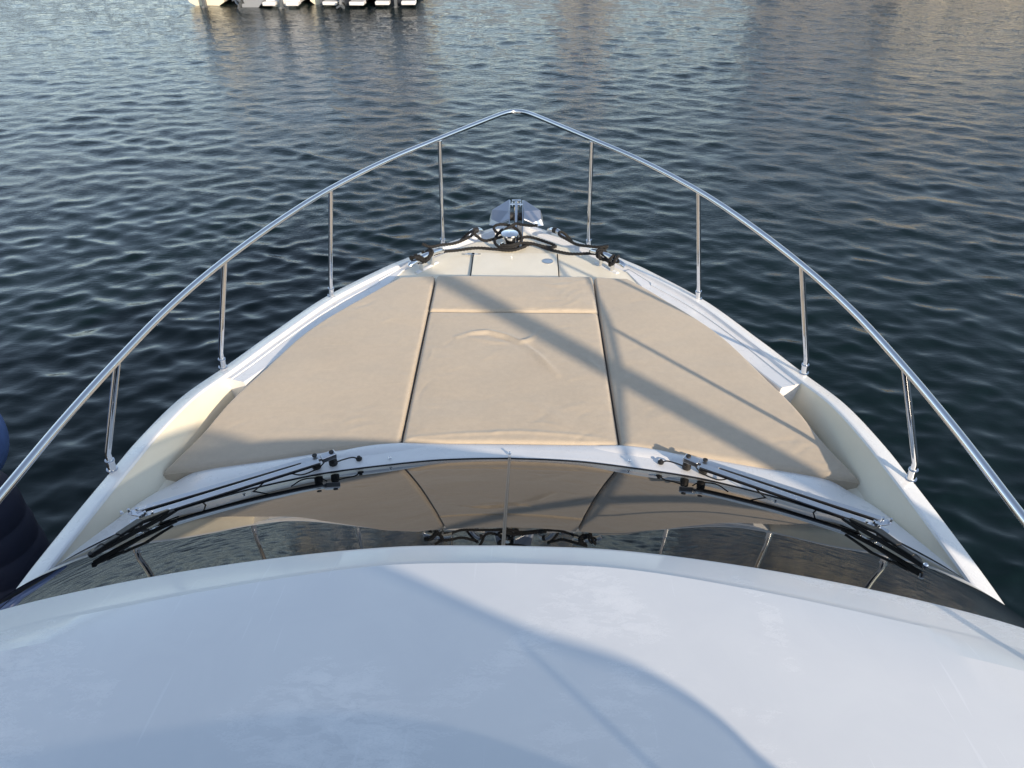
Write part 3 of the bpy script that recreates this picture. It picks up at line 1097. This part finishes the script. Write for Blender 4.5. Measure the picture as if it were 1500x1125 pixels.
# ---- wipers (right one built, left one mirrored)
def bar(p, q, wd, th, up=(0, 0, 1)):
    """flat bar from p to q"""
    p, q = Vector(p), Vector(q)
    d = (q - p).normalized(); side = d.cross(Vector(up)).normalized(); u_ = side.cross(d)
    v = []
    for c_ in (p, q):
        for i, j in ((-1, -1), (1, -1), (1, 1), (-1, 1)):
            v.append(tuple(c_ + side * i * wd / 2 + u_ * j * th / 2))
    return v, [(0, 1, 2, 3), (7, 6, 5, 4), (0, 4, 5, 1), (1, 5, 6, 2), (2, 6, 7, 3), (3, 7, 4, 0)]


for s in (1, -1):
    wp = group_empty('wiper', yacht)
    f = lambda p: (s * p[0], p[1], p[2] + H)
    P1, P2 = (.868, 2.575, -2.405), (.945, 2.525, -2.405)         # two pivots
    E1, E2 = (1.655, 2.172, -2.365), (1.575, 2.150, -2.362)       # outer ends
    for (p, e_), nm in (((P1, E1), 'arm'), ((P2, E2), 'arm')):
        pass
    # the long arms: silver cap over a black channel
    for p, e_, wd in (((.991, 2.597, -2.438), E1, .027), ((.945, 2.570, -2.432), E2, .032)):
        MB().add(*bar(f(p), f(e_), wd, .012)).build('arm_cover', M['alu'], wp, 0, bevel=.003)
        lo = lambda q: (q[0], q[1], q[2] - .0125)
        MB().add(*bar(f(lo(p)), f(lo(e_)), wd * .8, .012)).build('arm', M['black'], wp, 0, bevel=.003)
    # pivot heads
    MB().add(*bar(f((.876, 2.633, -2.436)), f((.940, 2.590, -2.436)), .042, .032)).build('pivot_head', M['alu'], wp, 0, bevel=.006)
    MB().add(*bar(f((.940, 2.609, -2.440)), f((1.036, 2.558, -2.440)), .036, .022)).build('pivot_head', M['alu'], wp, 0, bevel=.006)
    for (x, y) in ((.894, 2.621), (.972, 2.594)):
        MB().lathe([(.022, 0), (.021, .03), (.016, .042), (.012, .052)], (s * x, y, H - 2.496), 16).build('pivot', M['rubber'], wp)
        MB().lathe([(.012, 0), (.0125, .005), (.011, .007), (0, .007)], (s * x, y + .003, H - 2.421), 16).build('pivot_cap', M['rubber'], wp)
    # end bracket
    mb = MB()
    mb.add(*bar(f((1.555, 2.135, -2.368)), f((1.690, 2.162, -2.372)), .028, .006))
    mb.add(*bar(f((1.60, 2.15, -2.37)), f((1.66, 2.10, -2.375)), .03, .005))
    mb.build('end_bracket', M['chrome'], wp, 0, bevel=.001)
    for x, y in ((1.578, 2.150), (1.658, 2.170), (1.625, 2.128), (1.690, 2.163), (1.612, 2.150)):
        MB().lathe([(.0085, 0), (.0085, .012), (.006, .016), (.006, .020), (0, .020)], (s * x, y, H - 2.372), 10).build('bracket_nut', M['chrome'], wp)
    # blade on the glass
    def glass_z(x, y):
        # nearest generator of the screen
        best, z_ = 9, 0
        for a_, b_ in zip(Gt[::2], Tc[::2]):
            for t_ in np.linspace(0, .6, 13):
                px_, py_, pz_ = lerp(a_, b_, t_)
                bq = .017 * math.sin(PI * t_) * min(1, max(0, (a_[0] - .5) / 1.0)) * min(1, max(0, (1.93 - a_[0]) / .22))
                px_ += bq * .35; py_ += bq * .5; pz_ += bq * .87 + .004
                d_ = math.hypot(px_ - x, py_ - y)
                if d_ < best: best, z_ = d_, pz_
        return z_
    A_, B_ = (1.490, 2.165), (1.602, 1.768)
    gzA, gzB = glass_z(*A_), glass_z(*B_)
    gz0 = glass_z
    glass_z = lambda x, y: gzA + (gzB - gzA) * (A_[1] - y) / (A_[1] - B_[1])
    L = lambda t_: (A_[0] + (B_[0] - A_[0]) * t_, A_[1] + (B_[1] - A_[1]) * t_)
    rub, spine = [], []
    for t_ in np.linspace(0, 1, 16):
        x, y = L(t_)
        z_ = glass_z(x, y)
        rub.append((s * x, y, z_ + .010)); spine.append((s * x, y, z_ + .020))
    MB().tube(rub, .006, 6).build('blade_rubber', M['rubber'], wp)
    MB().tube(spine, .0065, 6).build('blade_spine', M['black'], wp)
    # main yoke: broad tapered cover from the bracket to the tip, with stepped joints
    ctr = (1.615, 2.135)
    for t0, t1, w0, w1, h0, h1 in ((.06, .40, .014, .030, .035, .056), (.40, .68, .034, .026, .058, .045), (.68, .86, .022, .016, .040, .034), (.86, 1.0, .016, .010, .030, .022)):
        mb = MB()
        xa, ya = L(t0); xb, yb = L(t1)
        za, zb = glass_z(xa, ya) + h0, glass_z(xb, yb) + h1
        # lift side toward bracket
        v0, f0 = bar((s * xa, ya, za), (s * xb, yb, zb), w0, .014)
        v1, _ = bar((s * xa, ya, za), (s * xb, yb, zb), w1, .014)
        mb.add(v0[:4] + v1[4:], f0)
        mb.build('blade_yoke', M['black'], wp, 0, bevel=.003)
    # thin secondary yokes (open frame beside the blade)
    for k, (t0, t1, o_) in enumerate(((.0, .45, -.055), (.42, .72, -.038), (.66, .95, -.026), (.05, .62, -.085))):
        pts = []
        for q in np.linspace(0, 1, 9):
            x, y = L(t0 + (t1 - t0) * q)
            nx_, ny_ = -.80, -.60
            bow_ = math.sin(PI * q)
            pts.append((s * (x - o_ * bow_ * nx_ * 1.0 * -1), y + o_ * bow_ * .6, glass_z(x, y) + .018 + .022 * bow_))
        MB().tube(pts, .0062, 6).build('blade_frame', M['black'], wp)
    # arm carrying the blade from the bracket
    MB().tube([f((1.62, 2.14, -2.372)), f((1.60, 2.06, -2.36)), f((1.612, 1.985, -2.358))], [.012, .010, .007], 8).build('blade_carrier', M['black'], wp)
    xt, yt = L(1.0)
    MB().lathe([(.010, 0), (.010, .016), (.006, .02), (0, .02)], (s * xt, yt, glass_z(xt, yt) + .014), 10).build('blade_tip', M['black'] if s < 0 else M['chrome'], wp)
    # washer hoses
    h1 = [(.775, 2.655, -2.492), (.80, 2.650, -2.478), (.84, 2.625, -2.470), (.875, 2.585, -2.455)]
    MB().tube([tuple(p) for p in cr([f(p) for p in h1], 20)], .0038, 6).build('hose', M['rubber'], wp)
    h2 = [(.93, 2.60, -2.465), (.96, 2.575, -2.485), (1.03, 2.53, -2.487), (1.09, 2.52, -2.465)]
    h3 = [(1.15, 2.45, -2.42), (1.22, 2.37, -2.45), (1.30, 2.28, -2.455), (1.38, 2.26, -2.44), (1.42, 2.27, -2.40)]
    h4 = [(1.22, 2.37, -2.45), (1.33, 2.26, -2.435), (1.39, 2.13, -2.38), (1.405, 2.04, -2.335)]
    h5 = [(1.50, 2.20, -2.40), (1.52, 2.10, -2.36), (1.505, 2.03, -2.34), (1.53, 1.98, -2.335), (1.60, 1.96, -2.34)]
    for h_ in (h2, h3, h4, h5):
        MB().tube([tuple(p) for p in cr([f(p) for p in h_], 26)], .0036, 6).build('hose', M['rubber'], wp)
    # washer jet
    MB().lathe([(.016, 0), (.016, .006), (.009, .009), (.009, .018), (0, .02)], (s * .77, 2.657, H - 2.497), 14).build('washer_jet', M['rubber'], wp)

# ------------------------------------------------------------------ left: pontoon, fenders, neighbour
pon = thing('wooden_pontoon', 'dark wooden pontoon at the lower left beside the navy fender', 'pontoon', (-3.9, -1.0, 0))
mesh_plank = MB().box((0, 0, 0), (1.9, .135, .04)).mesh('plank', 0)
for i in range(46):
    o = link('plank', mesh_plank, M['wood'], pon)
    o.location = (0, -3.2 + i * .145, .52 + random.uniform(-.003, .003))
    o.rotation_euler = (random.uniform(-.006, .006), 0, random.uniform(-.004, .004))
mb = MB().box((-.85, 0, .40), (.14, 6.6, .18)).box((.85, 0, .40), (.14, 6.6, .18)).box((0, -2, .1), (1.7, .9, .5)).box((0, 2, .1), (1.7, .9, .5))
mb.build('pontoon_frame', M['wood'], pon, 0)

fd = thing('fender', 'navy cloth covered cylindrical fender with sewn bands hanging at the far left', 'fender', (-3.19, 2.86, .35), group='fenders at the left edge')
L_ = 1.25
prof = [(.02, 0), (.12, .01), (.20, .05), (.235, .13)]
for k in range(5):
    z0 = .16 + k * .19
    prof += [(.242, z0), (.248, z0 + .09), (.242, z0 + .165), (.236, z0 + .175)]
prof += [(.235, 1.12), (.205, 1.20), (.13, 1.25), (.06, 1.262), (.05, 1.30), (.02, 1.31)]
MB().lathe(prof, (0, 0, 0), 40).build('fender_body', M['navy'], fd, 60)
MB().tube([(0, 0, 1.29), (-.1, -.05, 1.6), (-.35, -.25, 2.0)], .008, 6).build('lanyard', M['rope'], fd)
MB().lathe([(.18, 1.165), (.21, 1.185), (.16, 1.235), (.07, 1.262), (.03, 1.27)], (0, 0, .006), 32).build('fender_end', M['rubber'], fd, 60)
fb = thing('fender', 'big light blue round fender just above the navy one at the left edge', 'fender', (-3.93, 3.62, .85), group='fenders at the left edge')
prof = [(0.01, 0)] + [(.36 * math.sin(a_), .38 - .42 * math.cos(a_)) for a_ in np.linspace(.15, PI - .25, 22)] + [(.07, .82), (.06, .88), (.02, .89)]
MB().lathe(prof, (0, 0, 0), 40).build('fender_body', M['blue'], fb, 60)
MB().tube([(0, 0, .86), (-.15, -.15, 1.2), (-.4, -.5, 1.5)], .008, 6).build('lanyard', M['rope'], fb)


def small_hull(L_, Bm, Dh, n=16):
    """open boat: stern at y=0, bow at y=L_. returns outer rows and sheer line"""
    st = []
    for i in range(n + 1):
        t_ = i / n
        b_ = Bm / 2 * (1 - max(0, (t_ - .35) / .65) ** 2.3) * (.90 + .10 * min(1, t_ / .35))
        sh = Dh * (1 + .35 * t_ * t_)
        kz = -.12 + .45 * max(0, t_ - .75) ** 1.5 * 2
        st.append([(0, t_ * L_, kz), (b_ * .55, t_ * L_, kz + .10), (b_ * .86, t_ * L_, kz + .20 + .03), (b_ * .93, t_ * L_, sh * .55), (b_, t_ * L_, sh - .05), (b_ + .02 * (t_ < .98), t_ * L_, sh - .04), (b_ + .015 * (t_ < .98), t_ * L_, sh),
                   (max(b_ - .12, 0), t_ * L_, sh + .01), (max(b_ - .14, 0), t_ * L_, sh * .45), (0, t_ * L_, sh * .42)])
    return st


def boat_parts(root, hm, L_=5.2, Bm=2.0, Dh=.62, step=True, console=True):
    st = small_hull(L_, Bm, Dh)
    mb = MB()
    rows = [[(-x, y, z) for x, y, z in reversed(r_)][:-1] + r_ for r_ in st]
    mb.grid(rows)
    n = len(rows[0])
    # transom
    tr = rows[0]
    mb.add(tr, [tuple(range(n))])
    mb.build('hull', hm, root, 30)
    inner = st[0]
    MB().box((0, .05, Dh * .72), (Bm * .84, .09, Dh * .5)).build('transom', hm, root, 0, bevel=.02)
    if step:
        for sx in (-1, 1):
            MB().box((sx * Bm * .27, -.22, .14), (Bm * .30, .46, .12)).build('swim_step', M['gel'], root, 0, bevel=.03)
    MB().box((0, .62, Dh * .78), (Bm * .7, .5, .32)).build('bench_seat', M['boatseat'], root, 0, bevel=.05)
    if console:
        MB().box((0, 2.3, Dh * 1.0 + .55), (Bm * .66, 1.5, 1.5)).build('console', hm if hm.name not in ('boat_dark_hull', 'boat_grey_tube') else M['gel'], root, 0, bevel=.12)
        v, f_ = [(-.4, 1.44, Dh + .75), (.4, 1.44, Dh + .75), (.36, 1.50, Dh + 1.2), (-.36, 1.50, Dh + 1.2)], [(0, 1, 2, 3)]
        MB().add(v + [(x, y + .015, z) for x, y, z in v], [(0, 1, 2, 3), (7, 6, 5, 4), (0, 4, 5, 1), (1, 5, 6, 2), (2, 6, 7, 3), (3, 7, 4, 0)]).build('windshield', M['acrylic'], root, 0)


def outboard(root, cm, tilt=0.0, x=0.0):
    ob = bpy.data.objects.new('outboard_engine', None)
    C.objects.link(ob); ob.parent = root
    ob.location = (x, -.12, .62); ob.rotation_euler = (R(tilt), 0, 0)
    rows = []
    for z, wx, wy, cy_ in ((-.02, .13, .17, -.14), (.0, .17, .24, -.15), (.12, .18, .27, -.17), (.30, .17, .27, -.18), (.40, .14, .23, -.18), (.44, .08, .14, -.18)):
        rows.append([(wx * math.copysign(abs(math.cos(q)) ** .7, math.cos(q)), cy_ + wy * math.copysign(abs(math.sin(q)) ** .7, math.sin(q)), z) for q in np.linspace(0, 2 * PI, 20, endpoint=False)])
    mb = MB().grid(rows, closed=True); mb.add(rows[-1], [tuple(range(20))]); mb.add(rows[0], [tuple(reversed(range(20)))])
    mb.build('cowl', cm, ob, 45)
    mb = MB().box((0, -.13, -.35), (.10, .20, .68)).box((0, -.17, -.62), (.22, .34, .02)).box((0, -.12, -.86), (.03, .16, .26))
    mb.tube([(0, .04, -.74), (0, -.05, -.74), (0, -.30, -.74), (0, -.36, -.74)], [.02, .055, .05, .03], 12)
    mb.build('drive_leg', M['obleg'], ob, 0, bevel=.015)
    pr = MB()
    for k in range(3):
        Mx = Matrix.Translation((0, -.37, -.74)) @ Matrix.Rotation(2 * PI * k / 3, 4, 'Y') @ Matrix.Rotation(.5, 4, 'Z')
        pr.box((0, 0, .10), (.09, .012, .15), Mx)
    pr.build('propeller', M['obleg'], ob, 0, bevel=.005)
    MB().box((0, .02, -.18), (.20, .10, .34)).build('clamp_bracket', M['obleg'], ob, 0, bevel=.01)


m, t, b = mat('boat_seat_vinyl', (.55, .52, .45), .6); M['boatseat'] = m
m, t, b = mat('outboard_grey', (.10, .11, .12), .35); M['obleg'] = m
m, t, b = mat('outboard_black', (.015, .015, .018), .25, coat=.4); M['obblack'] = m
m, t, b = mat('outboard_silver', (.45, .47, .50), .3, coat=.4); M['obsilver'] = m
m, t, b = mat('outboard_cream', (.70, .66, .58), .35); M['obcream'] = m
m, t, b = mat('boat_cream_hull', (.78, .72, .56), .3); M['hcream'] = m
m, t, b = mat('boat_dark_hull', (.03, .035, .045), .25); M['hdark'] = m
m, t, b = mat('boat_red_hull', (.30, .05, .04), .35); M['hred'] = m
m, t, b = mat('boat_grey_tube', (.28, .30, .33), .5); M['htube'] = m

fleet = [
    (-11.35, 28.35, 'hull_cream_white', 'hcream', 'obblack', 0, 5.0, 1.6, 'small cream boat moored leftmost in the far row, stern toward us', 2),
    (-9.75, 28.05, 'rib', 'htube', 'obcream', 48, 4.6, 1.25, 'grey inflatable with a cream outboard tilted up, second in the far row', -4),
    (-8.55, 28.2, 'w', 'gel', 'obblack', 0, 5.4, 1.5, 'white motorboat with twin stern steps beside the tilted outboard', 1),
    (-7.25, 28.65, 'w2', 'hcream', 'obblack', 0, 4.8, 1.15, 'narrow cream boat with a black engine in the middle of the far row', 3),
    (-6.35, 28.35, 'd', 'hdark', 'obsilver', 28, 5.4, 1.75, 'dark hulled boat with a silver outboard in the far row', -2),
    (-4.55, 28.45, 'd2', 'hdark', 'obblack', 0, 5.6, 1.7, 'dark boat with a white stern platform near the right end of the row', 2),
]
for x, y, _, hm, obm, tl, L_, Bm, lab, rz in fleet:
    bt = thing('moored_boat', lab, 'boat', (x, y, 0), R(rz), 'small boats moored in the far row')
    boat_parts(bt, M[hm], L_, Bm, .58, step=(hm in ('gel', 'hdark')), console=True)
    if obm: outboard(bt, M[obm], -tl)
    if hm == 'hdark':
        MB().box((0, -.05, .60), (Bm * .8, .5, .05)).build('stern_platform', M['gel'], bt, 0, bevel=.02)

# neighbour moored to port, its bow just outside the frame, carrying the two fenders
nb = thing('moored_boat', 'neighbouring white boat to the left, beyond the pontoon and fenders', 'boat', (-6.6, -6.9, 0), R(-2), 'boats moored alongside')
boat_parts(nb, M['hull'], 9.0, 3.2, 1.7, step=False, console=False)
MB().box((0, 3.6, 2.9), (2.5, 6.4, 2.3)).build('bounce_cabin', M['hull'], nb, 0, bevel=.15)  # unseen white block, added to bounce sunlight onto the starboard bulwark wall
for s in (1, -1):
    MB().box((s * 1.252, 3.6, 3.1), (.012, 5.2, .7)).build('bounce_cabin_window', M['glass'], nb, 0)

# ------------------------------------------------------------------ tall things to starboard whose shadow crosses the pad
pile = thing('mooring_pile', 'dark wooden mooring pile leaning away from the starboard quarter', 'pile', (4.245, 1.13, 0))
pile.rotation_euler = (math.atan(.284), -math.atan(.30), 0)
MB().lathe([(.075, -.7), (.075, 4.75), (.07, 4.8), (.04, 4.84), (0, 4.84)], (0, 0, 0), 18).build('pile_shaft', M['wood'], pile)
MB().lathe([(.088, 0), (.088, .06)], (0, 0, 2.2), 18).build('pile_band', M['alu'], pile)

# ------------------------------------------------------------------ far quay with sunlit houses (mirrored in the water)
m, t, b = mat('quay_stone', (.33, .30, .25), .85)
n = noise_tex(t, 1.5, 6, .6)
r = ramp(t, n.outputs['Fac'], [(.3, (.22, .20, .165, 1)), (.7, (.40, .36, .30, 1))])
t.links.new(r.outputs[0], b.inputs['Base Color']); bump(t, b, n.outputs['Fac'], .5, .05)
M['quay'] = m


# unseen wooded hills beyond the quay, added to grey the water's reflection
m, t, b = mat('hill_scrub', (.15, .16, .14), .95)
n = noise_tex(t, .05, 8, .65)
r = ramp(t, n.outputs['Fac'], [(.35, (.09, .11, .10, 1)), (.55, (.17, .18, .16, 1)), (.7, (.27, .25, .21, 1))])
t.links.new(r.outputs[0], b.inputs['Base Color'])
rows = []
for j in range(14):
    row = []
    for i in range(90):
        a_ = R(-95 + 190 * i / 89)
        q = j / 13
        rad = 210 + 260 * q
        h_ = (15 + 7 * noise.noise(Vector((a_ * 2.2, 3.1, 0)))) * math.sin(min(1, q * 1.25) * PI / 2) + 5 * noise.noise(Vector((a_ * 14, q * 5, 2))) * q
        row.append((rad * math.sin(a_), rad * math.cos(a_), -1 + h_))
    rows.append(row)
o = MB().grid(rows, flip=True).build('hills', m, None, 60)
tag(o, 'unseen wooded hills round the bay, added for their reflection in the water', kind='structure')


def plaster(name, col):
    m, t, b = mat(name, col, .9)
    n = noise_tex(t, .8, 6, .6)
    r = ramp(t, n.outputs['Fac'], [(.3, tuple(c * .82 for c in col)), (.7, col)])
    t.links.new(r.outputs[0], b.inputs['Base Color'])
    return m


MB().box((24, 90, .1), (80, 90, 1.6)).build('quay', M['quay'], None, 0)
bpy.data.objects['quay']['kind'] = 'structure'
bpy.data.objects['quay']['label'] = 'stone quay behind the far row of boats'
M['win'] = mat('dark_window', (.03, .035, .04), .1)[0]
M['tile'] = mat('terracotta_roof', (.30, .12, .07), .85)[0]
cols = {'cream': (.72, .64, .46), 'white': (.78, .75, .68), 'ochre': (.62, .45, .22), 'terracotta': (.55, .36, .25), 'pale yellow': (.74, .66, .40), 'pink': (.60, .40, .32), 'grey stone': (.38, .36, .32)}
PM = {k: plaster('plaster_' + k.replace(' ', '_'), v) for k, v in cols.items()}
hs = [(-11, 6.5, 5.5, 'pale yellow', 'pale yellow house straight behind the moored boats'), (4.5, 3.6, 3.0, 'cream', 'smallest cream house right of the moored boats'),
      (22, 7, 3.8, 'grey stone', 'low grey stone house next to the wide cream one'), (33, 11, 5, 'cream', 'wide cream house on the right part of the quay'), (48, 12, 6, 'white', 'tall white house at the far right end of the quay')]
for x, wd, h_, cn, lb in hs:
    hb = thing('quayside_house', lb, 'house', (x, 58 + abs(x) * .03, .9), group='houses along the far quay')
    MB().box((0, 4, h_ / 2), (wd, 8, h_)).build('wall', PM[cn], hb, 0)
    v = [(-wd / 2 - .3, -.3, h_ + .02), (wd / 2 + .3, -.3, h_ + .02), (wd / 2 + .3, 8.3, h_ + .02), (-wd / 2 - .3, 8.3, h_ + .02), (-wd / 2 - .3, 4, h_ + 1.8), (wd / 2 + .3, 4, h_ + 1.8)]
    MB().add(v, [(0, 1, 5, 4), (2, 3, 4, 5), (0, 4, 3), (1, 2, 5), (3, 2, 1, 0)]).build('roof', M['tile'], hb, 0)
    nw = int(wd // 2.6)
    wmesh = MB().box((0, 0, 0), (1.0, .12, 1.5)).mesh('window', 0)
    for fl in range(int(h_ // 3)):
        for k in range(nw):
            o = link('window', wmesh, M['win'], hb)
            o.location = ((k + .5 - nw / 2) * wd / nw, -.03, 1.7 + fl * 3)
